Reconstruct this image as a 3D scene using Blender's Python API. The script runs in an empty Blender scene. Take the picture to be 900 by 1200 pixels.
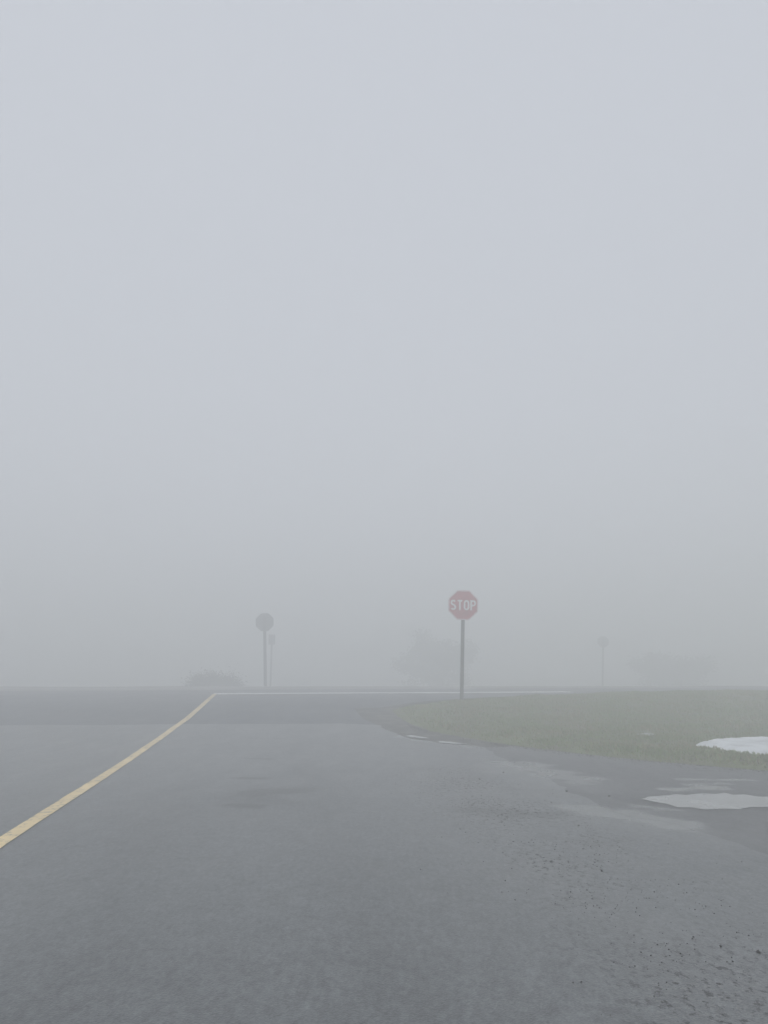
import bpy, bmesh, math, random
import numpy as np
from mathutils import Vector, noise
from mathutils.geometry import delaunay_2d_cdt, tessellate_polygon

random.seed(7); np.random.seed(7)
R = math.radians
sc = bpy.context.scene
COL = sc.collection

# ------------------------------------------------------------------ camera
CAM = Vector((0.0, 0.0, 1.40))
F = 903.0                                   # focal length in pixels of a 900x1200 frame
PITCH = math.atan(188.0 / F)
cd = bpy.data.cameras.new('camera'); cam = bpy.data.objects.new('camera', cd); COL.objects.link(cam)
cam.location = CAM; cam.rotation_euler = (R(90) + PITCH, 0, 0)
cd.sensor_fit = 'VERTICAL'; cd.sensor_height = 24; cd.sensor_width = 18; cd.lens = 24 * F / 1200.0
cd.clip_start = 0.05; cd.clip_end = 6000
sc.camera = cam

# ------------------------------------------------------------------ lie of the land
def sstep(a, b, x):
    t = min(1.0, max(0.0, (x - a) / (b - a))); return t * t * (3 - 2 * t)

def zrow(row, Y):                            # height that is seen on a picture row at distance Y
    ang = PITCH - math.atan((row - 600.0) / F)
    return CAM.z + Y * math.tan(ang)

KEY = [(-3000, 0.0), (-20, 0.0), (13.0, 0.0), (19.0, zrow(848, 19.0)), (23.7, zrow(823, 23.7)),
       (29.0, zrow(811.5, 29.0)), (33.5, zrow(806.5, 33.5)), (37.0, zrow(804.0, 37.0)), (48.0, zrow(804.0, 37.0) - .38),
       (75.0, -.45), (140.0, -1.4), (3000, -1.4)]
def _slopes(K):
    n = len(K); d = [(K[i+1][1]-K[i][1])/(K[i+1][0]-K[i][0]) for i in range(n-1)]; m = [0.0]*n
    for i in range(1, n-1):
        if d[i-1]*d[i] > 0:
            h0 = K[i][0]-K[i-1][0]; h1 = K[i+1][0]-K[i][0]; w1 = 2*h1+h0; w2 = h1+2*h0
            m[i] = (w1+w2)/(w1/d[i-1]+w2/d[i])
    return m
SL = _slopes(KEY)
def base(X, Y):
    for i in range(len(KEY)-1):
        if Y <= KEY[i+1][0] or i == len(KEY)-2:
            x0, y0 = KEY[i]; x1, y1 = KEY[i+1]; h = x1-x0; t = min(1, max(0, (Y-x0)/h))
            z = ((1+2*t)*(1-t)**2*y0 + t*(1-t)**2*h*SL[i] + t*t*(3-2*t)*y1 + t*t*(t-1)*h*SL[i+1])
            return z
def verge_bump(X, Y):
    return .13 * sstep(3.5, 9.5, X) * sstep(17.5, 24, Y) * (1 - sstep(27.0, 29.5, Y))

def spot(px, py, surf=base):                 # the point of the ground seen at a picture position
    dx = (px - 450.0) / F; dy = (600.0 - py) / F
    c, s = math.cos(PITCH), math.sin(PITCH)
    d = Vector((dx, c - dy * s, s + dy * c))
    t = 1.0; last = None
    while t < 90:
        p = CAM + d * t
        if p.z <= surf(p.x, p.y):
            lo, hi = t - .05, t
            for _ in range(20):
                m = (lo+hi)/2; q = CAM + d*m
                if q.z <= surf(q.x, q.y): hi = m
                else: lo = m
            return Vector((q.x, q.y))
        t += .05
    raise ValueError((px, py))

def at_depth(px, py, Y):                     # a point at forward distance Y on the line through a picture position
    dx = (px - 450.0) / F; dy = (600.0 - py) / F
    c, s = math.cos(PITCH), math.sin(PITCH)
    d = Vector((dx, c - dy * s, s + dy * c)); return CAM + d * (Y / d.y)

ROADANG = math.atan((301 - 450) / F * math.cos(PITCH))      # the approach road runs slightly to the left
RD = Vector((math.sin(ROADANG), math.cos(ROADANG)))

# ------------------------------------------------------------------ materials
def mat(name):
    m = bpy.data.materials.new(name); m.use_nodes = True
    return m, m.node_tree.nodes, m.node_tree.links, m.node_tree.nodes['Principled BSDF']
def nd(N, t, **kw):
    n = N.new(t)
    for k, v in kw.items():
        if k.startswith('i_'): n.inputs[k[2:].replace('_', ' ')].default_value = v
        else: setattr(n, k, v)
    return n
def ramp(N, stops, interp='LINEAR'):
    r = N.new('ShaderNodeValToRGB'); e = r.color_ramp.elements; r.color_ramp.interpolation = interp
    while len(e) < len(stops): e.new(.5)
    for el, (p, c) in zip(e, stops):
        el.position = p; el.color = (c[0], c[1], c[2], 1) if hasattr(c, '__len__') else (c, c, c, 1)
    return r
def noise_n(N, L, scale, detail=4, rough=.55, vec=None, stretch=None, rot=0.0):
    tc = nd(N, 'ShaderNodeTexCoord'); mp = nd(N, 'ShaderNodeMapping')
    L.new(tc.outputs['Object'], mp.inputs['Vector'])
    mp.inputs['Rotation'].default_value = (0, 0, rot)
    if stretch: mp.inputs['Scale'].default_value = stretch
    n = nd(N, 'ShaderNodeTexNoise'); n.inputs['Scale'].default_value = scale
    n.inputs['Detail'].default_value = detail; n.inputs['Roughness'].default_value = rough
    L.new(mp.outputs['Vector'], n.inputs['Vector']); return n

def mix(N, L, a, b, f, mode='MIX'):
    m = nd(N, 'ShaderNodeMix', data_type='RGBA', blend_type=mode)
    for sock, v in ((m.inputs[0], f), (m.inputs[6], a), (m.inputs[7], b)):
        if hasattr(v, 'links'): L.new(v, sock)
        elif hasattr(v, '__len__'): sock.default_value = (v[0], v[1], v[2], 1)
        else: sock.default_value = v
    return m.outputs[2]

def asphalt(name, base_c, rough_lo, rough_hi, wet_attr=True, grain=1.0, spec=.5):
    m, N, L, B = mat(name)
    big = noise_n(N, L, .35, 5, .6, stretch=(1, .55, 1), rot=-ROADANG)
    mid = noise_n(N, L, 2.2, 6, .6, stretch=(1, .35, 1), rot=-ROADANG)
    fine = noise_n(N, L, 70, 2, .7)
    vor = nd(N, 'ShaderNodeTexVoronoi'); vor.inputs['Scale'].default_value = 95
    tc = nd(N, 'ShaderNodeTexCoord'); L.new(tc.outputs['Object'], vor.inputs['Vector'])
    r1 = ramp(N, [(.30, [c*.84 for c in base_c]), (.70, [c*1.18 for c in base_c])]); L.new(big.outputs[0], r1.inputs[0])
    r2 = ramp(N, [(.32, .86), (.68, 1.12)]); L.new(mid.outputs[0], r2.inputs[0])
    c = mix(N, L, r1.outputs[0], r2.outputs[0], 1.0, 'MULTIPLY')
    r3 = ramp(N, [(.0, .55), (.35, 1.0), (1, 1.35)]); L.new(vor.outputs['Color'], r3.inputs[0])
    c = mix(N, L, c, r3.outputs[0], .8 * grain, 'MULTIPLY')
    r4 = ramp(N, [(.35, .8), (.65, 1.2)]); L.new(fine.outputs[0], r4.inputs[0])
    c = mix(N, L, c, r4.outputs[0], grain, 'MULTIPLY')
    mot = noise_n(N, L, 26, 4, .75, stretch=(1, .45, 1), rot=-ROADANG)
    r5 = ramp(N, [(.34, .74), (.5, 1.0), (.66, 1.27)]); L.new(mot.outputs[0], r5.inputs[0])
    c = mix(N, L, c, r5.outputs[0], grain, 'MULTIPLY')
    blot = noise_n(N, L, 7, 4, .7, stretch=(1, .5, 1), rot=-ROADANG)
    r6 = ramp(N, [(.34, .87), (.5, 1.0), (.66, 1.13)]); L.new(blot.outputs[0], r6.inputs[0])
    c = mix(N, L, c, r6.outputs[0], grain, 'MULTIPLY')
    rr = nd(N, 'ShaderNodeMapRange'); rr.inputs['From Min'].default_value = .3; rr.inputs['From Max'].default_value = .7
    rr.inputs['To Min'].default_value = rough_lo; rr.inputs['To Max'].default_value = rough_hi; rr.clamp = False
    L.new(mid.outputs[0], rr.inputs['Value'])
    rough = rr.outputs[0]
    if wet_attr:
        w = nd(N, 'ShaderNodeAttribute', attribute_name='wear')
        sep = nd(N, 'ShaderNodeSeparateColor'); L.new(w.outputs['Color'], sep.inputs[0])
        # red: dark repaired patches and cracks, green: pale dried silt, blue: standing film of water
        c = mix(N, L, c, (.018, .019, .020), sep.outputs[0])
        c = mix(N, L, c, (.17, .175, .175), sep.outputs[1])
        # crumbled edge of the lane: open dark pits between stones
        gt = nd(N, 'ShaderNodeAttribute', attribute_name='grit')
        pit = noise_n(N, L, 21, 5, .72, stretch=(1, .6, 1), rot=.5)
        rp = ramp(N, [(.53, 0.0), (.60, 1.0)]); L.new(pit.outputs[0], rp.inputs[0])
        mu = nd(N, 'ShaderNodeMath', operation='MULTIPLY'); L.new(rp.outputs[0], mu.inputs[0]); L.new(gt.outputs['Fac'], mu.inputs[1])
        c = mix(N, L, c, (.012, .012, .012), mu.outputs[0])
        pit2 = noise_n(N, L, 34, 3, .7)
        rp2 = ramp(N, [(.56, 0.0), (.64, .8)]); L.new(pit2.outputs[0], rp2.inputs[0])
        mu2 = nd(N, 'ShaderNodeMath', operation='MULTIPLY'); L.new(rp2.outputs[0], mu2.inputs[0]); L.new(gt.outputs['Fac'], mu2.inputs[1])
        c = mix(N, L, c, (.20, .20, .195), mu2.outputs[0])
        mm = nd(N, 'ShaderNodeMix', data_type='FLOAT'); L.new(sep.outputs[2], mm.inputs[0]); L.new(rough, mm.inputs[2]); mm.inputs[3].default_value = .1
        rough = mm.outputs[0]
    L.new(c, B.inputs['Base Color']); L.new(rough, B.inputs['Roughness'])
    # open-textured spots hold no water film and shine less than the worn smooth ones
    sp = mix(N, L, r5.outputs[0], r6.outputs[0], 1.0, 'MULTIPLY'); sp = mix(N, L, sp, r2.outputs[0], 1.0, 'MULTIPLY')
    sp = mix(N, L, (spec,)*3, sp, 1.0, 'MULTIPLY')
    if wet_attr:
        sp = mix(N, L, sp, (.03,)*3, sep.outputs[0]); sp = mix(N, L, sp, (.0,)*3, mu.outputs[0]); sp = mix(N, L, sp, (.95,)*3, sep.outputs[2])
    L.new(sp, B.inputs['Specular IOR Level'])
    bp = nd(N, 'ShaderNodeBump'); bp.inputs['Strength'].default_value = .35; bp.inputs['Distance'].default_value = .004
    L.new(vor.outputs['Distance'], bp.inputs['Height'])
    bp2 = nd(N, 'ShaderNodeBump'); bp2.inputs['Strength'].default_value = .25; bp2.inputs['Distance'].default_value = .02
    L.new(mid.outputs[0], bp2.inputs['Height']); L.new(bp.outputs[0], bp2.inputs['Normal'])
    L.new(bp2.outputs[0], B.inputs['Normal'])
    return m

M_road = asphalt('worn_asphalt', (.088, .096, .100), .29, .42, spec=.56)
M_cross = asphalt('newer_asphalt', (.021, .030, .042), .42, .58)
M_drive = asphalt('dark_patch_asphalt', (.057, .059, .062), .38, .54)

def two_tone(name, stops, scale, rough=.9, bump=.0, scale2=None, detail=6, spec=.3, dist=.02):
    m, N, L, B = mat(name)
    n = noise_n(N, L, scale, detail, .62)
    r = ramp(N, stops); L.new(n.outputs[0], r.inputs[0]); c = r.outputs[0]
    if scale2:
        n2 = noise_n(N, L, scale2, 3, .7); r2 = ramp(N, [(.3, .72), (.7, 1.25)]); L.new(n2.outputs[0], r2.inputs[0])
        c = mix(N, L, c, r2.outputs[0], 1.0, 'MULTIPLY')
    L.new(c, B.inputs['Base Color']); B.inputs['Roughness'].default_value = rough
    B.inputs['Specular IOR Level'].default_value = spec
    if bump:
        b = nd(N, 'ShaderNodeBump'); b.inputs['Strength'].default_value = bump; b.inputs['Distance'].default_value = dist
        L.new((n2 if scale2 else n).outputs[0], b.inputs['Height']); L.new(b.outputs[0], B.inputs['Normal'])
    return m
M_soil = two_tone('field_soil', [(.3, (.060, .058, .042)), (.55, (.075, .085, .050)), (.75, (.11, .10, .07))], .5, .95, .6, 9)
M_gravel = two_tone('shoulder_gravel', [(.3, (.22, .22, .21)), (.7, (.36, .355, .34))], 3, .85, .8, 45)
M_turf = two_tone('turf_soil', [(.28, (.14, .125, .078)), (.5, (.13, .15, .06)), (.72, (.15, .19, .07))], .9, .95, .8, 25)
M_stone = two_tone('loose_stone', [(.32, (.018, .018, .018)), (.5, (.07, .068, .064)), (.68, (.20, .195, .18))], 9, .6)
M_yellow = None
def paint(name, col, worn, wear_at):
    m, N, L, B = mat(name)
    n = noise_n(N, L, 9, 8, .7); n2 = noise_n(N, L, 1.2, 4, .6)
    r = ramp(N, [(wear_at, 0.0), (wear_at + .09, 1.0)]); L.new(n.outputs[0], r.inputs[0])
    r2 = ramp(N, [(.3, .82), (.7, 1.1)]); L.new(n2.outputs[0], r2.inputs[0])
    c = mix(N, L, worn, col, r.outputs[0]); c = mix(N, L, c, r2.outputs[0], 1.0, 'MULTIPLY')
    L.new(c, B.inputs['Base Color']); B.inputs['Roughness'].default_value = .5
    return m
M_yellow = paint('yellow_road_paint', (.84, .66, .34), (.34, .30, .21), .38)
M_white = paint('white_road_paint', (.82, .83, .83), (.5, .5, .5), .30)

def puddle_mat():
    m, N, L, B = mat('puddle_water')
    n = noise_n(N, L, 1.6, 5, .6)
    r = ramp(N, [(.35, (.20, .205, .20)), (.7, (.30, .305, .30))]); L.new(n.outputs[0], r.inputs[0])
    L.new(r.outputs[0], B.inputs['Base Color']); B.inputs['Roughness'].default_value = .06; B.inputs['IOR'].default_value = 1.5
    return m
M_puddle = puddle_mat()
def snow_mat():
    m, N, L, B = mat('old_snow')
    n = noise_n(N, L, 2.4, 7, .65); r = ramp(N, [(.32, (.50, .52, .53)), (.55, (.74, .77, .79))]); L.new(n.outputs[0], r.inputs[0])
    L.new(r.outputs[0], B.inputs['Base Color']); B.inputs['Roughness'].default_value = .55
    n2 = noise_n(N, L, 14, 5, .6)
    b = nd(N, 'ShaderNodeBump'); b.inputs['Strength'].default_value = .5; b.inputs['Distance'].default_value = .02
    L.new(n2.outputs[0], b.inputs['Height']); L.new(b.outputs[0], B.inputs['Normal']); return m
M_snow = snow_mat()

def flat_mat(name, col, rough=.5, metal=0, var=.1, scale=6, stretch=None):
    m, N, L, B = mat(name)
    n = noise_n(N, L, scale, 5, .6, stretch=stretch)
    r = ramp(N, [(.3, [c*(1-var) for c in col]), (.7, [min(1, c*(1+var)) for c in col])]); L.new(n.outputs[0], r.inputs[0])
    L.new(r.outputs[0], B.inputs['Base Color']); B.inputs['Roughness'].default_value = rough; B.inputs['Metallic'].default_value = metal
    return m
M_red = flat_mat('faded_red_sheeting', (.42, .035, .055), .45, var=.2, scale=5)
M_legend = flat_mat('white_sheeting', (.78, .78, .80), .4, var=.05)
M_alu = flat_mat('aluminium_sheet', (.12, .125, .13), .6, .2, .12)
M_wood = flat_mat('weathered_wood', (.062, .058, .054), .85, 0, .3, 14, (1, 1, .08))
M_steel = flat_mat('galvanised_steel', (.06, .063, .066), .7, .2, .15)
M_bolt = flat_mat('bolt_zinc', (.35, .35, .35), .4, .8)
M_face_grey = flat_mat('grey_sign_face', (.16, .165, .165), .5, .1, .12)
M_bark = flat_mat('bark', (.055, .046, .038), .9, 0, .3, 12, (1, 1, .2))
M_twig = flat_mat('twigs', (.06, .052, .045), .9, 0, .25, 3)
M_leaf = flat_mat('dull_leaves', (.050, .055, .034), .8, 0, .35, 3)
def blade_mat():
    m, N, L, B = mat('grass_blades')
    a = nd(N, 'ShaderNodeAttribute', attribute_name='tint')
    n = noise_n(N, L, .8, 4, .6)
    r = ramp(N, [(.30, (.26, .225, .10)), (.5, (.16, .20, .05)), (.72, (.18, .25, .06))])
    ad = nd(N, 'ShaderNodeMath', operation='ADD'); s = nd(N, 'ShaderNodeMath', operation='MULTIPLY_ADD')
    L.new(a.outputs['Fac'], s.inputs[0]); s.inputs[1].default_value = .45; s.inputs[2].default_value = -.225
    L.new(s.outputs[0], ad.inputs[0]); L.new(n.outputs[0], ad.inputs[1]); L.new(ad.outputs[0], r.inputs[0])
    L.new(r.outputs[0], B.inputs['Base Color']); B.inputs['Roughness'].default_value = .7
    return m
M_blade = blade_mat()

# ------------------------------------------------------------------ object helpers
def link(name, me, m=None, parent=None, kind=None, label=None, cat=None, group=None):
    o = bpy.data.objects.new(name, me); COL.objects.link(o)
    if m and me is not None: me.materials.append(m)
    if parent: o.parent = parent
    if kind: o['kind'] = kind
    if label: o['label'] = label
    if cat: o['category'] = cat
    if group: o['group'] = group
    return o
def mesh_np(name, V, T):
    me = bpy.data.meshes.new(name); V = np.asarray(V, np.float32); T = np.asarray(T, np.int32); k = T.shape[1]
    me.vertices.add(len(V)); me.vertices.foreach_set('co', V.ravel())
    me.loops.add(T.size); me.loops.foreach_set('vertex_index', T.ravel())
    me.polygons.add(len(T)); me.polygons.foreach_set('loop_start', np.arange(0, T.size, k, dtype=np.int32))
    me.polygons.foreach_set('loop_total', np.full(len(T), k, np.int32)); me.update(calc_edges=True); me.validate(); return me
def inside(poly, x, y):
    c = False; j = len(poly)-1
    for i in range(len(poly)):
        xi, yi = poly[i]; xj, yj = poly[j]
        if (yi > y) != (yj > y) and x < (xj-xi)*(y-yi)/(yj-yi)+xi: c = not c
        j = i
    return c
def dens(poly, step):
    out = []
    for i in range(len(poly)):
        a = Vector(poly[i][:2]); b = Vector(poly[(i+1) % len(poly)][:2]); n = max(1, int((b-a).length/step))
        for k in range(n): out.append(a + (b-a)*(k/n))
    return out
def axis(lo, hi, near, far, s0, s1):         # finer step between near and far
    out = []; x = lo
    while x < hi:
        out.append(x); x += s0 if near <= x <= far else s1
    return out
def inside_np(poly, X, Y):
    c = np.zeros(len(X), bool); j = len(poly)-1
    for i in range(len(poly)):
        xi, yi = poly[i]; xj, yj = poly[j]
        if yi != yj: c ^= ((yi > Y) != (yj > Y)) & (X < (xj-xi)*(Y-yi)/(yj-yi)+xi)
        j = i
    return c
def edge_np(poly, X, Y):
    best = np.full(len(X), 1e9)
    for i in range(len(poly)):
        ax, ay = poly[i]; bx, by = poly[(i+1) % len(poly)]; dx, dy = bx-ax, by-ay
        t = np.clip(((X-ax)*dx+(Y-ay)*dy)/(dx*dx+dy*dy+1e-12), 0, 1); best = np.minimum(best, np.hypot(X-ax-t*dx, Y-ay-t*dy))
    return best
def edge_dist(poly, x, y):
    best = 1e9
    for i in range(len(poly)):
        ax, ay = poly[i]; bx, by = poly[(i+1) % len(poly)]; dx, dy = bx-ax, by-ay
        t = max(0, min(1, ((x-ax)*dx+(y-ay)*dy)/(dx*dx+dy*dy+1e-12))); best = min(best, math.hypot(x-ax-t*dx, y-ay-t*dy))
    return best
def drape(poly, off, step, surf=base, xs=None, ys=None, ragged=0.0):
    pl = dens(poly, min(step, .12) if ragged else step)
    if ragged:
        pl = [p + Vector((noise.noise((p.x*1.7, p.y*1.7, 3)), noise.noise((p.x*1.7, p.y*1.7, 9))))*ragged
              + Vector((noise.noise((p.x*7, p.y*7, 3)), noise.noise((p.x*7, p.y*7, 9))))*ragged*.5 for p in pl]
    P = [(p.x, p.y) for p in pl]
    x0 = min(p[0] for p in P); x1 = max(p[0] for p in P); y0 = min(p[1] for p in P); y1 = max(p[1] for p in P)
    xs = xs or list(np.arange(x0, x1, step)); ys = ys or list(np.arange(y0, y1, step))
    pts = list(pl)
    GX, GY = np.meshgrid(np.array(xs, float), np.array(ys, float)); GX = GX.ravel(); GY = GY.ravel()
    GX = GX + (np.random.rand(len(GX))-.5)*step*.1; GY = GY + (np.random.rand(len(GY))-.5)*step*.1
    kp = inside_np(P, GX, GY)
    pts += [Vector((float(a), float(b))) for a, b in zip(GX[kp], GY[kp])]
    n = len(pl)
    vo, eo, fo, *_ = delaunay_2d_cdt(pts, [], [list(range(n))], 1, 1e-5)
    V = [(v.x, v.y, surf(v.x, v.y) + (off(v.x, v.y) if callable(off) else off)) for v in vo]
    fo = [f for f in fo if len(f) == 3]
    T = []
    for f in fo:
        a, b, c = (vo[i] for i in f)
        T.append(f if (b-a).cross(c-a) > 0 else f[::-1])
    return V, T, P

# ------------------------------------------------------------------ ground
def spaced(lo, hi, c0, c1, s):
    a = list(np.arange(c0, c1 + 1e-6, s)); d = s; x = c0
    left = []
    while x > lo: d *= 1.25; x -= d; left.append(max(x, lo))
    d = s; x = a[-1]; right = []
    while x < hi: d *= 1.25; x += d; right.append(min(x, hi))
    return left[::-1] + a + right
gx = spaced(-1500, 1500, -16, 22, .4); gy = spaced(-600, 1500, -2, 60, .4)
V = []; 
for y in gy:
    for x in gx:
        near = 1 - sstep(60, 120, abs(y) + abs(x)*.5)
        V.append((x, y, base(x, y) - .035 + (noise.noise((x*.5, y*.5, 0))*.015*near if y < 37 else noise.noise((x*.15, y*.15, 2))*.05)))
nx = len(gx); T = [(j*nx+i, j*nx+i+1, (j+1)*nx+i+1, (j+1)*nx+i) for j in range(len(gy)-1) for i in range(nx-1)]
me = mesh_np('ground', V, T); me.shade_smooth()
link('ground', me, M_soil, kind='structure')

# sky fades into the haze; the world below gives the overcast light

# grass / gravel boundary on the right of the approach road (points seen at the kerbless edge)
G_LOW = [spot(*p) for p in [(452, 830), (462, 840), (478, 849), (500, 857), (560, 868), (600, 874), (640, 879), (700, 886), (760, 892), (830, 898), (900, 904)]]
ex = G_LOW[-1]
G_LOW += [Vector((ex.x + 3, ex.y - .35)), Vector((ex.x + 9, ex.y - .8)), Vector((ex.x + 20, ex.y - 1.0))]
corner_gap = [spot(*p) for p in [(415, 830), (425, 842), (447, 853), (480, 866), (520, 872), (575, 876), (640, 881)]]

# approach road: pale worn asphalt up to the seam with the crossing road
seam = [spot(x, y) for x, y in [(0, 850), (60, 849.5), (120, 850), (180, 849), (250, 848.5), (330, 848.5), (400, 848), (447, 850)]]
lft = seam[0]
road_poly = [(-11.5 + 2.8, -8.0), (14, -8.0), (26, -2.0), (26, 8.2)]
road_poly = [(-9.0, -8.0), (16, -8.0), (30, 0.0), (30, ex.y - 1.1)]
road_poly += [(p.x + .05, p.y - .05) for p in reversed(G_LOW[6:])]
road_poly += [(p.x, p.y) for p in reversed(corner_gap[2:6])]
road_poly += [(p.x, p.y) for p in reversed(seam)]
road_poly += [(lft.x - 1.6, lft.y - .1), (lft.x - 2.2, 12.0)]

# wear masks
crk = [(spot(x0, y0), spot(x1, y1), w, k) for x0, y0, x1, y1, w, k in [
    (288, 888.5, 316, 890, .10, .6), (280, 912, 306, 912.5, .13, .75), (266, 944, 302, 945.5, .14, .62), (295, 930, 345, 926, .28, .55),
    (270, 936, 330, 941, .3, .3), (300, 865, 330, 866, .14, .3), (595, 925, 640, 927, .18, .3), (560, 950, 640, 955, .22, .5),
    (575, 957, 660, 953, .12, .45), (805, 903, 850, 905, .05, .9), (640, 983, 720, 990, .2, .15)]]
pale = [(spot(x0, y0), spot(x1, y1), w, k) for x0, y0, x1, y1, w, k in [
    (600, 900, 700, 925, .7, .45), (690, 948, 790, 968, .50, .55), (786, 926, 838, 924, .17, .9), (810, 920, 845, 919, .07, .6), (800, 915, 870, 914, .09, .5), (740, 948, 800, 955, .2, .3), (640, 925, 740, 960, .6, .3), (500, 862, 560, 872, .7, .4),
    (700, 960, 860, 985, .5, .25), (620, 1040, 760, 1080, .35, .18), (560, 985, 640, 1040, .4, .15), (300, 855, 440, 858, 1.2, .12), (420, 870, 560, 930, .8, .10)]]
film = [(spot(x0, y0), spot(x1, y1), w, k) for x0, y0, x1, y1, w, k in [
    (480, 864, 560, 874, .35, .9), (600, 895, 680, 915, .4, .5), (690, 948, 790, 966, .35, .8), (790, 926, 835, 924, .20, 1), (805, 920.5, 850, 919, .10, .8), (800, 914, 880, 915, .12, .8), (745, 945, 790, 950, .12, .6)]]
spk = [spot(*p) for p in [(525, 905), (572, 938), (625, 968), (690, 1008), (765, 1062), (860, 1125), (980, 1200)]]
PU = (spot(790, 941), spot(960, 942))
def segd(p, a, b):
    d = b - a; t = max(0, min(1, (p-a).dot(d)/max(1e-9, d.dot(d)))); return (p - a - d*t).length
def wear_at(x, y):
    p = Vector((x, y)); r = g = b = 0.0; p = p + Vector((noise.noise((x*3, y*3, 61)), noise.noise((x*3, y*3, 62))))*.05
    nz = noise.noise((x*2.3, y*2.3, 5)); nf = noise.noise((x*9, y*9, 1)); n3 = noise.noise((x*22, y*22, 8))
    for a, c, w, k in crk:
        d = segd(p, a, c) + nz*w*.7 + nf*w*.4
        r = max(r, k*(1 - sstep(w*.3, w*1.2, d)))
    for a, c, w, k in pale:
        d = segd(p, a, c) + nz*w*.6; g = max(g, k*(1 - sstep(w*.1, w*1.3, d)))
    for a, c, w, k in film:
        d = segd(p, a, c) + nz*w*.7 + nf*w*.3; b = max(b, k*(1 - sstep(w*.5, w*.9, d)))
    ds = min(segd(p, spk[i], spk[i+1]) for i in range(len(spk)-1)) + nz*.3
    band = 1 - sstep(.15, .85, ds)
    r = max(r, .45*(1 - sstep(.25, .75, segd(p, PU[0], PU[1]) + nz*.25)))
    g += .05*band
    g += .10*max(0, noise.noise((x*.35, y*.22, 4)))          # dry and damp areas of the carriageway
    r += .16*max(0, noise.noise((x*.3+7, y*.2, 14)))
    # smoother wheel tracks of the lane
    lat = x*RD.y - y*RD.x
    for c in (-.85, .75):
        r += .10*math.exp(-((lat - c)/.28)**2)
    return (min(1, r), min(1, g), min(1, b), 1)
def grit_at(x, y):
    p = Vector((x, y)); ds = min(segd(p, spk[i], spk[i+1]) for i in range(len(spk)-1)) + noise.noise((x*1.3, y*1.3, 5))*.35
    cl = .75 + .35*sstep(6, 7.5, y)*(1 - sstep(9.5, 11, y)) + 1.4*noise.noise((x*.9, y*.9, 77)) + .5*noise.noise((x*3, y*3, 78))
    return max(0, min(1, cl))*(1 - sstep(.2, 1.0, ds))
def add_wear(me, fn=wear_at):
    if fn is not None and fn.__name__ != 'wear_cross':
        a2 = me.attributes.new('grit', 'FLOAT', 'POINT'); a2.data.foreach_set('value', np.array([grit_at(v.co.x, v.co.y) for v in me.vertices], np.float32))
    at = me.color_attributes.new('wear', 'FLOAT_COLOR', 'POINT'); arr = np.empty(len(me.vertices)*4, np.float32)
    for i, v in enumerate(me.vertices): arr[i*4:i*4+4] = fn(v.co.x, v.co.y)
    at.data.foreach_set('color', arr)

xs = spaced(-13, 30, -6, 7, .09); ys = spaced(-8, 24, 2.6, 19.5, .09)
V, T, _ = drape(road_poly, .004, .25, xs=xs, ys=ys, ragged=.07)
me = mesh_np('road', V, T); add_wear(me); me.shade_smooth()
link('road', me, M_road, kind='structure')

# crossing road, darker and newer, over the crown of the rise
far = [spot(x, y) for x, y in [(-60, 810.5), (0, 810), (250, 808.5), (450, 807.5), (650, 806.5), (900, 805.5)]]
near_r = [spot(x, y) for x, y in [(447, 829), (500, 821.5), (545, 818.5), (600, 816)]]
cross_poly = [(-70, 19.3), (lft.x - 6, lft.y - .3)] + [(p.x, p.y - .3) for p in seam] + [(p.x, p.y) for p in (corner_gap[1], corner_gap[0])]
cross_poly += [(p.x, p.y) for p in near_r] + [(14, 27.6), (40, 29.0), (90, 30.5), (90, 36.5), (40, 35.2)]
cross_poly += [(p.x, p.y) for p in reversed(far)] + [(-40, 30.6), (-70, 30.4)]
xs = spaced(-70, 90, -13, 14, .3); ys = list(np.arange(15, 37, .3))
V, T, _ = drape(cross_poly, .0005, .6, xs=xs, ys=ys)
def wear_cross(x, y):
    return (.3*max(0, noise.noise((x*.25, y*.5, 3))), .16*max(0, noise.noise((x*.2, y*.4, 9))) + .05, .15*max(0, noise.noise((x*.3, y*.3, 1))), 1)
me = mesh_np('crossing_road', V, T); add_wear(me, wear_cross); me.shade_smooth()
link('crossing_road', me, M_cross, kind='structure')

# gravel shoulder beyond the crossing road and the gravel corner in front of the grass
def strip(name, pts_a, pts_b, off, m, surf=base, n=12, ragged=0, kind='structure', step=.3):
    poly = [tuple(p[:2]) for p in pts_a] + [tuple(p[:2]) for p in reversed(pts_b)]
    V, T, _ = drape(poly, off, step, surf, ragged=ragged); me = mesh_np(name, V, T); me.shade_smooth()
    return link(name, me, m, kind=kind)
fa = [(-70, 30.35)] + [(-40, 30.55)] + [(p.x, p.y - .1) for p in far] + [(40, 35.1), (90, 36.4)]
fb = [(-70, 34.5), (-20, 35.5), (0, 37.5), (20, 39.0), (90, 42)]
strip('gravel_shoulder', fa, fb, -.012, M_gravel, ragged=.12, step=.6)
ca = [(p.x, p.y) for p in corner_gap] + [(p.x, p.y) for p in G_LOW[7:]]
cb = [(near_r[1].x, near_r[1].y + .05)] + [(p.x + .35, p.y + .35) for p in G_LOW]
strip('gravel_edge', ca, cb, -.006, M_gravel if False else two_tone('dirty_gravel', [(.3, (.045, .045, .040)), (.5, (.09, .088, .078)), (.7, (.20, .195, .175))], 2.0, .85, .8, 40), ragged=.1, step=.18)

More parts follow.
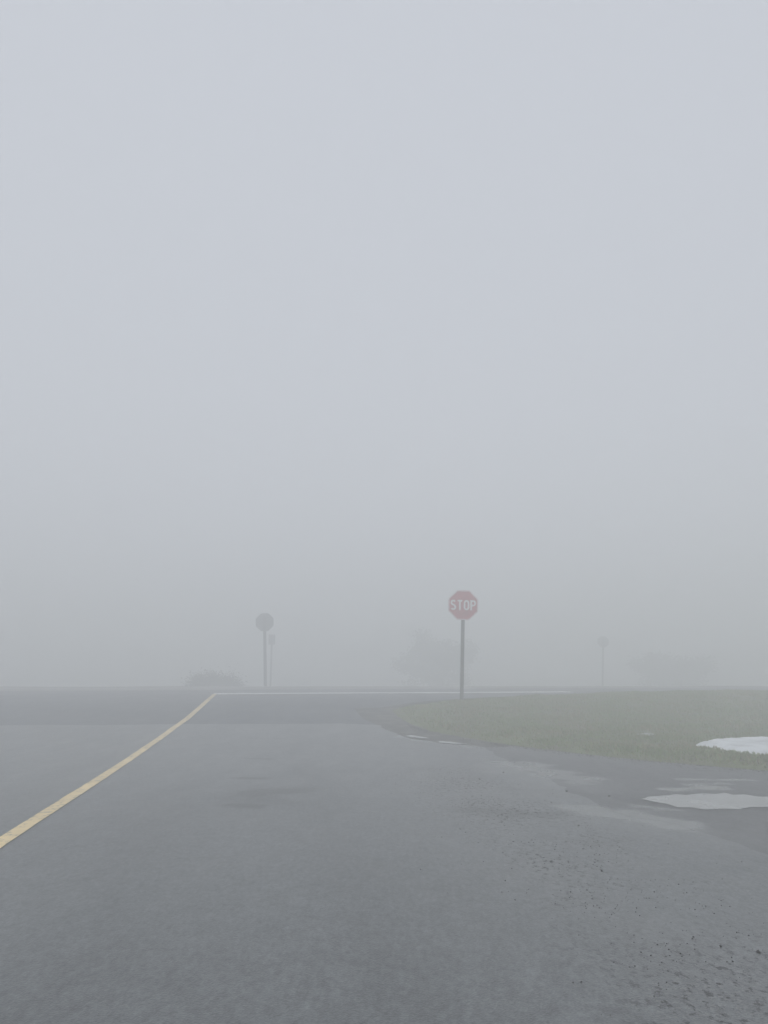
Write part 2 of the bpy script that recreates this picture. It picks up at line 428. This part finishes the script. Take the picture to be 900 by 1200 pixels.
# darker asphalt of the side entrance
dr = [spot(*p) for p in [(566, 876), (600, 893), (640, 913), (690, 938), (735, 957), (800, 968), (850, 984), (905, 1003)]]
dlow = [(p.x + .06, p.y - .06) for p in G_LOW[5:]]
drv = [(p.x, p.y) for p in dr] + [(9.5, 4.6), (28, 4.2), (28, ex.y - 1.15)] + [d for d in reversed(dlow)]
xs = spaced(0, 30, 1.5, 8, .09); ys = spaced(4, 20, 5, 17, .09)
V, T, _ = drape(drv, lambda x, y: .0046 + .0034*sstep(0, .4, edge_dist(drv, x, y)), .15, xs=xs, ys=ys, ragged=.10)
def wear_drive(x, y):
    r, g, b, _ = wear_at(x, y); p = Vector((x, y))
    f = 1 - sstep(5.6, 9.4, y)
    return (min(1, r*.8), min(1, g*.8 + .36*f + .08*max(0, noise.noise((x*1.1, y*2.2, 50)))), b, 1)
me = mesh_np('entrance_road', V, T); add_wear(me, wear_drive); me.shade_smooth()
link('entrance_road', me, M_drive, kind='structure')

# ------------------------------------------------------------------ painted lines
def ribbon(name, pts, w, off, m, step=.25, wf=None):
    P = [Vector(p[:2]) for p in pts]; Q = []
    for i in range(len(P)-1):
        n = max(1, int((P[i+1]-P[i]).length/step))
        for k in range(n):
            p0 = P[max(0, i-1)]; p1 = P[i]; p2 = P[i+1]; p3 = P[min(len(P)-1, i+2)]; t = k/n
            Q.append(.5*((2*p1)+(p2-p0)*t+(2*p0-5*p1+4*p2-p3)*t*t+(3*p1-p0-3*p2+p3)*t**3))
    Q.append(P[-1]); V = []; T = []
    NX = 4
    for i, q in enumerate(Q):
        d = (Q[min(i+1, len(Q)-1)] - Q[max(0, i-1)]).normalized(); nrm = Vector((d.y, -d.x))
        for k in range(NX+1):
            s = (k/NX - .5)*w
            if k in (0, NX): s += noise.noise((q.x*8, q.y*8, k))*w*.06
            p = q + nrm*s; V.append((p.x, p.y, base(p.x, p.y) + off))
    for i in range(len(Q)-1):
        for k in range(NX):
            a = i*(NX+1)+k; T.append((a, a+1, a+NX+2, a+NX+1))
    me = mesh_np(name, V, T); me.shade_smooth()
    o = link(name, me, m, kind='structure'); return o
yl = [spot(*p) for p in [(0, 988.5), (53, 954), (84, 934), (107, 919.5), (120, 911), (164, 881.5), (190, 863.5), (207, 851), (222, 840), (240, 824), (252, 813.5)]]
back = yl[0] - RD*1.0
yl = [back - RD*12, back - RD*6, back - RD*2, back] + yl
ribbon('centre_line', yl, .145, .010, M_yellow)
wl = [spot(*p) for p in [(250, 813.3), (330, 812.8), (430, 812.2), (545, 811.8), (668, 810.9)]]
ribbon('stop_line', wl, .80, .010, M_white)

# ------------------------------------------------------------------ grass verge
vp = [(p.x, p.y) for p in G_LOW] + [(34, 9.0), (60, 14), (60, 28.5), (40, 28.3), (14, 26.9)] + [(p.x + (.3 if i else .2), p.y - .5) for i, p in reversed(list(enumerate(near_r)))]
VP = vp
def verge(x, y): return base(x, y) + verge_bump(x, y)
def verge_off(x, y, e=None):
    if e is None: e = edge_dist(VP, x, y)
    return -.030 + sstep(0, .30, e)*.065 + sstep(.2, 1.2, e)*.03 + sstep(0, .5, e)*(.022*noise.noise((x*1.3, y*1.3, 0)) + .014*noise.noise((x*5, y*5, 0)))
xs = spaced(0, 60, 0, 15, .13); ys = spaced(9, 29, 10.5, 28, .16)
V, T, P = drape(vp, verge_off, .2, verge, xs=xs, ys=ys, ragged=.14)
me = mesh_np('grass_verge', V, T); me.shade_smooth()
link('verge', me, M_turf, kind='structure')

def vsurf(x, y): return verge(x, y) + verge_off(x, y)
# snow lying in the dip of the verge
sn_px = [(813, 873.2), (824, 870.8), (840, 868.6), (858, 867.2), (880, 866.5), (905, 866), (950, 866.5), (960, 884), (925, 889), (903, 886.5), (880, 883.5), (858, 880.5), (838, 877)]
sn = [spot(x, y, vsurf) for x, y in sn_px]
def blades(poly, nblade, hmin, hmax, seed):
    rng = np.random.default_rng(seed); V = []; T = []; tint = []
    n = nblade*4; X = 22*rng.random(n); Yc = 9.5 + 19*rng.random(n)**1.35
    kp = (X < .62*Yc + 1.5) & inside_np(poly, X, Yc) & ~inside_np([tuple(q) for q in sn], X, Yc); X = X[kp]; Yc = Yc[kp]
    E = edge_np(VP, X, Yc); k = 0
    for x, y, e in zip(X.tolist(), Yc.tolist(), E.tolist()):
        cl = noise.noise((x*1.1, y*1.1, 30)) + .25*sstep(16, 12, y)*0 + .6*noise.noise((x*4, y*4, 31))
        if rng.random() > min(1, .35 + .4*(cl + .5))*min(1, .15 + e/.5)*(.12 + .88*sstep(0, 2.4, x)): continue
        z = verge(x, y) + verge_off(x, y, e); h = (hmin + (hmax-hmin)*rng.random())*(1 + .8*cl)*(.6 + .4*min(1, e/.6)); a = rng.random()*6.283; w = .005 + .0045*rng.random() + y*.00016
        lx, ly = rng.normal(0, .45)*h, rng.normal(0, .45)*h
        c, s = math.cos(a)*w, math.sin(a)*w
        i = len(V)
        V += [(x-c, y-s, z-.008), (x+c, y+s, z-.008), (x+lx*.4+c*.8, y+ly*.4+s*.8, z+h*.55), (x+lx*.4-c*.8, y+ly*.4-s*.8, z+h*.55), (x+lx, y+ly, z+h)]
        T += [(i, i+1, i+2), (i, i+2, i+3), (i+3, i+2, i+4)]
        t = rng.random(); tint += [t]*5; k += 1
        if k >= nblade: break
    print('blades', k)
    me = mesh_np('grass', V, T); at = me.attributes.new('tint', 'FLOAT', 'POINT'); 
    if len(me.vertices) == len(tint): at.data.foreach_set('value', np.array(tint, np.float32))
    return me
g = link('grass', blades(vp, 110000, .025, .065, 3), M_blade, kind='stuff')

# ------------------------------------------------------------------ snow and puddles
def slab(name, pts, h, m, surf, step=.12, ragged=.05, edge=.15, nzamp=.02):
    poly = [tuple(p[:2]) for p in pts]
    def off(x, y):
        e = edge_dist(poly, x, y); return -.01 + h*sstep(0, edge, e) + nzamp*sstep(0, edge, e)*noise.noise((x*2.5, y*2.5, 7))
    V, T, _ = drape(poly, off, step, surf, ragged=ragged); me = mesh_np(name, V, T); me.shade_smooth(); return me
link('snow_patch', slab('snow_patch', sn, .085, M_snow, vsurf), M_snow, label='large bright white patch of old snow at the right edge of the grass verge', cat='snow patch')
s2 = [spot(x, y, vsurf) for x, y in [(738, 862.3), (745, 860.8), (758, 860.3), (770, 861.2), (773, 863.5), (765, 865), (752, 864.3)]]
link('snow_patch', slab('snow_remnant', s2, .055, M_snow, vsurf, .06, .04, .12, .012), two_tone('thin_snow', [(.3, (.20, .21, .18)), (.62, (.50, .52, .53))], 8), label='small thin greyish snow remnant in the middle of the grass', cat='snow patch')

def puddle(pts_px, off=.0125, ragged=.06, label=None, step=.08):
    pl = [spot(*p) for p in pts_px]
    c = sum((p for p in pl), Vector((0, 0)))/len(pl); zc = max(base(p.x, p.y) for p in pl)
    V, T, _ = drape([tuple(p) for p in pl], off, step, base, ragged=ragged); me = mesh_np('puddle', V, T); me.shade_smooth()
    return link('puddle', me, M_puddle, kind='structure')
puddle([(752, 937.5), (766, 935.2), (780, 934.4), (792, 932.2), (806, 932.6), (818, 931), (834, 931.6), (846, 930.4), (858, 932.6), (874, 932.2), (890, 934.8), (915, 935), (940, 937), (950, 942), (925, 944), (905, 947.5), (880, 947), (862, 949.5), (845, 948.3), (828, 949.4), (812, 946.8), (798, 947), (786, 943.6), (768, 941)], ragged=.07)
puddle([(476, 862.8), (484, 862.3), (494, 864.0), (502, 865.6), (494, 866.0), (482, 864.6)], ragged=.04)
puddle([(512, 869.2), (528, 870), (544, 871.8), (548, 873), (530, 872.4), (514, 871)], ragged=.06)

# ------------------------------------------------------------------ loose stones along the broken edge of the lane
def stones():
    V = []; T = []; rng = random.Random(4)
    ico = bmesh.new(); bmesh.ops.create_icosphere(ico, subdivisions=1, radius=1); iv = [v.co.copy() for v in ico.verts]; it = [[v.index for v in f.verts] for f in ico.faces]; ico.free()
    def put(x, y, r, surf=base, o=.004):
        i = len(V); sx, sy, sz = (r*rng.uniform(.7, 1.3) for _ in range(3)); a = rng.random()*6.28
        for v in iv:
            q = v*(1 + .25*rng.uniform(-1, 1)); X = q.x*sx; Y = q.y*sy
            V.append((x + X*math.cos(a)-Y*math.sin(a), y + X*math.sin(a)+Y*math.cos(a), surf(x, y) + o + sz*.4 + q.z*sz*.7))
        T.extend([[i+k for k in t] for t in it])
    L = [(spk[i+1]-spk[i]).length for i in range(len(spk)-1)]
    for _ in range(2200):
        i = rng.choices(range(len(L)), L)[0]; p = spk[i].lerp(spk[i+1], rng.random()); s = rng.gauss(0, .42)
        p = p + Vector((RD.y, -RD.x))*s
        if noise.noise((p.x*1.6, p.y*1.6, 40)) < -.05 and rng.random() < .8: continue
        put(p.x, p.y, rng.choice([.002, .003, .003, .003, .004, .005]))
    for x, y, r in [(664, 928, .016), (678, 968, .015), (705, 1022, .011), (590, 906, .018), (889, 1118, .012), (845, 1111, .010), (562, 914, .015), (646, 941, .012), (714, 934, .02), (825, 932.5, .010), (834, 933.5, .008)]:
        p = spot(x, y); put(p.x, p.y, r)
    for _ in range(900):                                   # grit at the foot of the verge
        k = rng.randrange(2, len(G_LOW)-3); p = G_LOW[k].lerp(G_LOW[k+1], rng.random()); p = p + Vector((0, -1))*rng.expovariate(3.5)
        put(p.x, p.y, rng.choice([.006, .008, .011]))
    return mesh_np('gravel', V, T)
link('gravel', stones(), M_stone, kind='stuff')

# ------------------------------------------------------------------ signs
def box_bm(bm, x0, x1, y0, y1, z0, z1, bev=0):
    r = bmesh.ops.create_cube(bm, size=1); vs = r['verts']
    for v in vs: v.co = Vector(((x0+x1)/2 + v.co.x*(x1-x0), (y0+y1)/2 + v.co.y*(y1-y0), (z0+z1)/2 + v.co.z*(z1-z0)))
    if bev: bmesh.ops.bevel(bm, geom=list({e for v in vs for e in v.link_edges}), offset=bev, segments=2, affect='EDGES', profile=.5)
def to_obj(bm, name, m, parent, smooth=False):
    me = bpy.data.meshes.new(name); bm.normal_update(); bm.to_mesh(me); bm.free()
    if smooth: me.shade_smooth()
    return link(name, me, m, parent)
def octagon(bm, cx, cz, w, y0, y1, corner=0.0, n=8, rot=22.5):
    """prism in the XZ plane, across-flats w, from y0 (front) to y1, with slightly rounded corners"""
    rad = w/2/math.cos(math.pi/n); P = []
    C = [Vector((cx + rad*math.cos(R(rot + 360/n*k)), cz + rad*math.sin(R(rot + 360/n*k)))) for k in range(n)]
    for k in range(n):
        a, b, c = C[k-1], C[k], C[(k+1) % n]
        if corner:
            u = b + (a-b).normalized()*corner; v = b + (c-b).normalized()*corner
            for t in (0, .33, .67, 1): P.append((1-t)**2*u + 2*t*(1-t)*b + t*t*v)
        else: P.append(b)
    f = [bm.verts.new((p.x, y0, p.y)) for p in P]; k_ = [bm.verts.new((p.x, y1, p.y)) for p in P]
    bm.faces.new(f[::-1]) ; bm.faces.new(k_)
    for i in range(len(P)):
        j = (i+1) % len(P); bm.faces.new((f[i], f[j], k_[j], k_[i]))
    bmesh.ops.recalc_face_normals(bm, faces=bm.faces[:])
def ring(bm, cx, cz, w_out, w_in, y, t, n=8, rot=22.5):
    Vo = []; 
    for w in (w_out, w_in):
        rad = w/2/math.cos(math.pi/n)
        Vo.append([(cx + rad*math.cos(R(rot+360/n*k)), cz + rad*math.sin(R(rot+360/n*k))) for k in range(n)])
    o0 = [bm.verts.new((x, y, z)) for x, z in Vo[0]]; i0 = [bm.verts.new((x, y, z)) for x, z in Vo[1]]
    o1 = [bm.verts.new((x, y+t, z)) for x, z in Vo[0]]; i1 = [bm.verts.new((x, y+t, z)) for x, z in Vo[1]]
    for i in range(n):
        j = (i+1) % n
        bm.faces.new((o0[i], o0[j], i0[j], i0[i])); bm.faces.new((o1[i], i1[i], i1[j], o1[j]))
        bm.faces.new((o0[i], o1[i], o1[j], o0[j])); bm.faces.new((i0[i], i0[j], i1[j], i1[i]))
    bmesh.ops.recalc_face_normals(bm, faces=bm.faces[:])

# condensed road-sign capitals as stroked outlines: cell 0..1 wide, 0..1 high, list of centre-line polylines
def arc(cx, cy, rx, ry, a0, a1, n=10): return [(cx + rx*math.cos(R(a0+(a1-a0)*k/n)), cy + ry*math.sin(R(a0+(a1-a0)*k/n))) for k in range(n+1)]
GLY = {
 'S': [arc(.5, .73, .38, .185, 25, 180, 10) + arc(.5, .73, .38, .185, 180, 250, 5) + arc(.5, .29, .39, .205, 70, 0, 6) + arc(.5, .27, .39, .185, 0, -155, 12)],
 'T': [[(.04, .915), (.96, .915)], [(.5, .915), (.5, .0)]],
 'O': [arc(.5, .70, .38, .215, 0, 180, 12) + arc(.5, .30, .38, .215, 180, 360, 12) + [(.88, .70)]],
 'P': [[(.12, 0), (.12, .915), (.5, .915)] + arc(.56, .70, .32, .215, 90, -90, 10) + [(.12, .485)]],
}
def stroke(bm, pts, w, y0, y1):
    P = [Vector(p) for p in pts]; Lf = []; Rt = []
    for i, p in enumerate(P):
        d0 = (P[i]-P[i-1]).normalized() if i else None; d1 = (P[i+1]-P[i]).normalized() if i < len(P)-1 else None
        if d0 is None or d0.length == 0: d0 = d1
        if d1 is None or d1.length == 0: d1 = d0
        t = (d0+d1).normalized(); n = Vector((-t.y, t.x)); k = 1/max(.6, n.dot(Vector((-d0.y, d0.x))))
        Lf.append(p + n*w/2*k); Rt.append(p - n*w/2*k)
    for side in (y0, y1): pass
    A = [bm.verts.new((p.x, y0, p.y)) for p in Lf]; B_ = [bm.verts.new((p.x, y0, p.y)) for p in Rt]
    C = [bm.verts.new((p.x, y1, p.y)) for p in Lf]; D = [bm.verts.new((p.x, y1, p.y)) for p in Rt]
    for i in range(len(P)-1):
        bm.faces.new((A[i], A[i+1], B_[i+1], B_[i])); bm.faces.new((A[i], C[i], C[i+1], A[i+1])); bm.faces.new((B_[i], B_[i+1], D[i+1], D[i]))
    bm.faces.new((A[0], B_[0], D[0], C[0])); bm.faces.new((A[-1], C[-1], D[-1], B_[-1]))

def stop_legend(cx, cz, W, H, y):
    bm = bmesh.new(); gw = W*.205; gap = (W - 4*gw)/3; sw = H*.165
    for i, ch in enumerate('STOP'):
        x0 = cx - W/2 + i*(gw+gap)
        for k, pl in enumerate(GLY[ch]):
            pts = []
            for (u, v) in pl:
                q = (x0 + u*gw, cz - H/2 + v*H)
                if not pts or math.hypot(q[0]-pts[-1][0], q[1]-pts[-1][1]) > 1e-4: pts.append(q)
            stroke(bm, pts, sw, y - .0015*k*0 - (.0006 if k else 0), y + .002)
    bmesh.ops.recalc_face_normals(bm, faces=bm.faces[:])
    return bm

def empty(name, loc, label, cat, group=None, rot=(0, 0, 0)):
    o = bpy.data.objects.new(name, None); COL.objects.link(o); o.location = loc; o.rotation_euler = rot; o.empty_display_size = .3
    o['label'] = label; o['category'] = cat
    if group: o['group'] = group
    return o
def bolts(parent, zs, y, sgn=-1, r=.010):
    for z in zs:
        bm = bmesh.new(); bmesh.ops.create_cone(bm, cap_ends=True, segments=6, radius1=r, radius2=r*.8, depth=.008)
        for v in bm.verts: v.co = Vector((v.co.x, y + sgn*v.co.z, z + v.co.y))
        to_obj(bm, 'bolt', M_bolt, parent)

# near stop sign, its face towards the camera
depY = 23.7
top = at_depth(543, 692, depY); bot = at_depth(541, 822.5, depY)
W = .90; zb = base(bot.x, depY) + .05
Hs = top.z - zb; lean = math.atan2(top.x - bot.x, top.z - bot.z)
cz = Hs - W/2
s = empty('stop_sign', (bot.x, depY, zb - .03), 'red octagonal stop sign on a grey wooden post at the tip of the grass', 'sign', rot=(0, lean, R(-4)))
cz += .03
bm = bmesh.new(); box_bm(bm, -.054, .054, -.047, .047, -.5, cz + .28, .006); to_obj(bm, 'post', M_wood, s)
bm = bmesh.new(); octagon(bm, 0, cz, W, -.053, -.049, .03); panel = to_obj(bm, 'panel', M_red, s)
bm = bmesh.new(); ring(bm, 0, cz, W - .018, W - .058, -.0546, .0015); to_obj(bm, 'border', M_legend, panel)
to_obj(stop_legend(0, cz, .76, .315, -.0552), 'lettering', M_legend, panel)
bolts(s, (cz - .32, cz + .30), -.060)

# stop sign of the opposite approach, seen from behind
def back_octagon(px_x, top_row, W, Y, label, group, post_w, tilt=0.0, px_bot=None, m_post=M_wood):
    tp = at_depth(px_x, top_row, Y); bx = at_depth(px_bot or px_x, 803, Y).x
    z0 = base(bx, Y) - .035; H = tp.z - z0
    e = empty('road_sign', (bx, Y, z0), label, 'sign', group, rot=(0, math.atan2(tp.x-bx, H), tilt))
    h = H - W/2; w = post_w/2
    bm = bmesh.new(); box_bm(bm, -w, w, -w, w, -.5, h + W*.33, .006); to_obj(bm, 'post', m_post, e)
    bm = bmesh.new(); octagon(bm, 0, h, W, w + .003, w + .007, .03); to_obj(bm, 'panel', M_alu, e)
    bolts(e, (h - W*.33, h + W*.31), -w - .004, 1)
    return e
o = back_octagon(310, 718.5, .90, 39.6, 'dark octagonal road sign seen from behind, the larger of the close pair across the road', 'signs beyond the crossing', .15, R(6), 311)
o.name = 'stop_sign'
back_octagon(706.8, 745.5, .78, 56.0, 'faint distant octagonal road sign on a thin post, right of the red stop sign', 'signs beyond the crossing', .12, R(-10), 705.6, M_steel)
# rectangular plate on a slim steel post, beside the opposite stop sign
Y = 51.0; tp = at_depth(317.5, 743.5, Y); bx = at_depth(317, 803, Y).x; z0 = base(bx, Y) - .035; H = tp.z - z0
e = empty('road_sign', (bx, Y, z0), 'narrow rectangular road sign on a slim post just right of the dark octagonal sign', 'sign', 'signs beyond the crossing', rot=(0, 0, R(8)))
bm = bmesh.new(); box_bm(bm, -.06, .06, -.04, .04, -.5, H - .08, .004); to_obj(bm, 'post', M_steel, e)
bm = bmesh.new(); box_bm(bm, -.22, .22, .033, .037, H - .66, H, .001); to_obj(bm, 'panel', M_alu, e)
bm = bmesh.new(); box_bm(bm, -.20, .20, .0302, .0328, H - .52, H - .49); to_obj(bm, 'bracket', M_steel, e)
bm = bmesh.new(); box_bm(bm, -.20, .20, .0302, .0328, H - .17, H - .14); to_obj(bm, 'bracket', M_steel, e)

# ------------------------------------------------------------------ trees and bush beyond the crossing
def tube(V, T, a, b, ra, rb, n=5):
    d = (b-a); 
    if d.length < 1e-5: return
    d.normalize(); u = d.orthogonal().normalized(); v = d.cross(u); i = len(V)
    for p, r in ((a, ra), (b, rb)):
        for k in range(n):
            t = 2*math.pi*k/n; V.append(tuple(p + (u*math.cos(t) + v*math.sin(t))*r))
    for k in range(n):
        j = (k+1) % n; T.append((i+k, i+j, i+n+j, i+n+k))
def grow(rng, V, T, tips, p, d, length, r, depth, spread, up=.15, env=None):
    segs = 3; q = p.copy(); dd = d.copy(); rr = r
    for s_ in range(segs):
        dd = (dd + Vector((rng.gauss(0, .14), rng.gauss(0, .14), rng.gauss(0, .08) + up*.25))).normalized()
        nq = q + dd*(length/segs); nr = rr*.86; tube(V, T, q, nq, rr, nr, 5 if r > .02 else 3); q = nq; rr = nr
        if depth > 0 and s_ > 0:
            for _ in range(2 if depth > 1 else 2):
                a = rng.random()*6.283; nd_ = (dd + Vector((math.cos(a), math.sin(a), rng.uniform(-.2, .5)))*spread).normalized()
                grow(rng, V, T, tips, q, nd_, length*rng.uniform(.55, .8), rr*.62, depth-1, spread, up)
    tips.append(q)
    if depth > 0: grow(rng, V, T, tips, q, dd, length*.7, rr*.8, depth-1, spread, up)
def leaf_cards(rng, tips, per, rad, size, keep=1.0):
    V = []; T = []
    for t in tips:
        if rng.random() > keep: continue
        for _ in range(per):
            c = t + Vector((rng.gauss(0, rad), rng.gauss(0, rad), rng.gauss(0, rad*.8)))
            u = Vector((rng.gauss(0, 1), rng.gauss(0, 1), rng.gauss(0, 1))).normalized(); v = u.orthogonal().normalized(); s_ = size*rng.uniform(.6, 1.3)
            i = len(V); V += [tuple(c + u*s_), tuple(c + v*s_*.45), tuple(c - u*s_), tuple(c - v*s_*.45)]; T.append((i, i+1, i+2, i+3))
    return V, T
def tree(px, Y, row_top, half_w, seed, label, stems=1, name='tree', trunk=.35, spread=.75, per=7, cat='tree', leaf=.07, depth=3, fill=0.0):
    rng = random.Random(seed); tp = at_depth(px, row_top, Y); z0 = base(tp.x, Y) - .06; H = tp.z - z0
    V = []; T = []; tips = []
    for s_ in range(stems):
        a = rng.random()*6.28; d = Vector((math.cos(a)*.35*(stems > 1), math.sin(a)*.35*(stems > 1), 1)).normalized()
        p = Vector((math.cos(a)*.15*(stems > 1), math.sin(a)*.15*(stems > 1), -.15))
        if trunk: q = p + d*H*trunk; tube(V, T, p, q, .05*H**.6 if stems == 1 else .035, .04*H**.6 if stems == 1 else .03, 8); p = q
        for _ in range(5 if stems == 1 else 3):
            b = rng.random()*6.28; dd = (Vector((math.cos(b)*spread, math.sin(b)*spread, rng.uniform(.35, .9)))).normalized()
            grow(rng, V, T, tips, p, dd, H*.24, .028*H**.5, depth-1, spread)
    A = np.array(V); tz = A[:, 2].max(); hw = np.percentile(np.abs(A[:, :2]), 98)
    sx = half_w/hw; sz = H/tz
    V = [(v[0]*sx, v[1]*sx, v[2]*sz) for v in V]; tips = [Vector((t.x*sx, t.y*sx, t.z*sz)) for t in tips]
    e = empty(name, (tp.x, Y, z0), label, cat)
    if fill:                                # low side shoots fill the foot of the crown
        n0 = len(tips)
        for _ in range(int(n0*.7*fill)):
            a = rng.random()*6.283; zz = H*rng.uniform(.05, .62); rr_ = half_w*math.sqrt(rng.random())*(.92 - .35*zz/H)*(1 + .25*math.sin(a*3 + seed))
            tips.append(Vector((math.cos(a)*rr_, math.sin(a)*rr_, zz)))
    link('trunk' if stems == 1 else 'stems', mesh_np('trunk', V, T), M_bark, e)
    LV, LT = leaf_cards(rng, tips, per, .26, leaf); link('crown' if stems == 1 else 'foliage', mesh_np('crown', LV, LT), M_leaf, e)
    return e
tree(516, 62, 743, 2.7, 5, 'hazy full crowned tree just left of the red stop sign post', trunk=.05, spread=.55, per=30, leaf=.14, depth=3, fill=1.0)
tree(790, 65, 768, 3.0, 11, 'very faint low wide tree at the far right beyond the crossing', trunk=.05, spread=.6, per=28, leaf=.14, fill=1.0)
tree(247, 44, 791.5, 1.28, 21, 'low wide dark bush left of the far sign pair', stems=7, name='bush', trunk=0, spread=1.1, per=16, cat='bush', leaf=.06, depth=3)

# ------------------------------------------------------------------ air
FOG_TOP = 8.2; SIG = .047
bm = bmesh.new(); box_bm(bm, -1700, 1700, -800, 1700, -3.0, FOG_TOP); me = bpy.data.meshes.new('haze'); bm.to_mesh(me); bm.free()
hz = link('haze', me, None, kind='stuff')
m = bpy.data.materials.new('haze_air'); m.use_nodes = True; N = m.node_tree.nodes; N.clear()
out = N.new('ShaderNodeOutputMaterial'); pv = N.new('ShaderNodeVolumePrincipled'); m.node_tree.links.new(pv.outputs[0], out.inputs['Volume'])
pv.inputs['Color'].default_value = (.971, .983, .984, 1); pv.inputs['Density'].default_value = SIG; pv.inputs['Anisotropy'].default_value = .0
me.materials.append(m)

# ------------------------------------------------------------------ light
w = bpy.data.worlds.new('World'); sc.world = w; w.use_nodes = True; N = w.node_tree.nodes; L = w.node_tree.links
bg = N['Background']; sky = N.new('ShaderNodeTexSky'); sky.sky_type = 'NISHITA'; sky.sun_disc = False
SUN_EL, SUN_AZ = 62, 200
sky.sun_elevation = R(SUN_EL); sky.sun_rotation = R(SUN_AZ); sky.dust_density = 6; sky.air_density = 1; sky.altitude = 100
hs = N.new('ShaderNodeHueSaturation'); hs.inputs['Saturation'].default_value = .10; L.new(sky.outputs[0], hs.inputs['Color'])
mx = N.new('ShaderNodeMix'); mx.data_type = 'RGBA'; mx.inputs[0].default_value = .75; L.new(hs.outputs[0], mx.inputs[6]); mx.inputs[7].default_value = (7.35, 7.75, 8.6, 1)
L.new(mx.outputs[2], bg.inputs['Color']); bg.inputs['Strength'].default_value = .102
ld = bpy.data.lights.new('sun', 'SUN'); ld.energy = .95; ld.angle = R(40); ld.color = (1, .97, .93)
so = bpy.data.objects.new('sun', ld); COL.objects.link(so)
so.rotation_euler = (R(90 - SUN_EL), 0, R(180 - SUN_AZ))

vs = sc.view_settings; vs.view_transform = 'Standard'; vs.look = 'None'; vs.gamma = 1; vs.exposure = 0; vs.use_curve_mapping = False
cy = sc.cycles; cy.use_denoising = True
try: cy.denoiser = 'OPENIMAGEDENOISE'
except Exception: pass
cy.max_bounces = 10; cy.diffuse_bounces = 3; cy.glossy_bounces = 3; cy.volume_bounces = 6; cy.transmission_bounces = 2
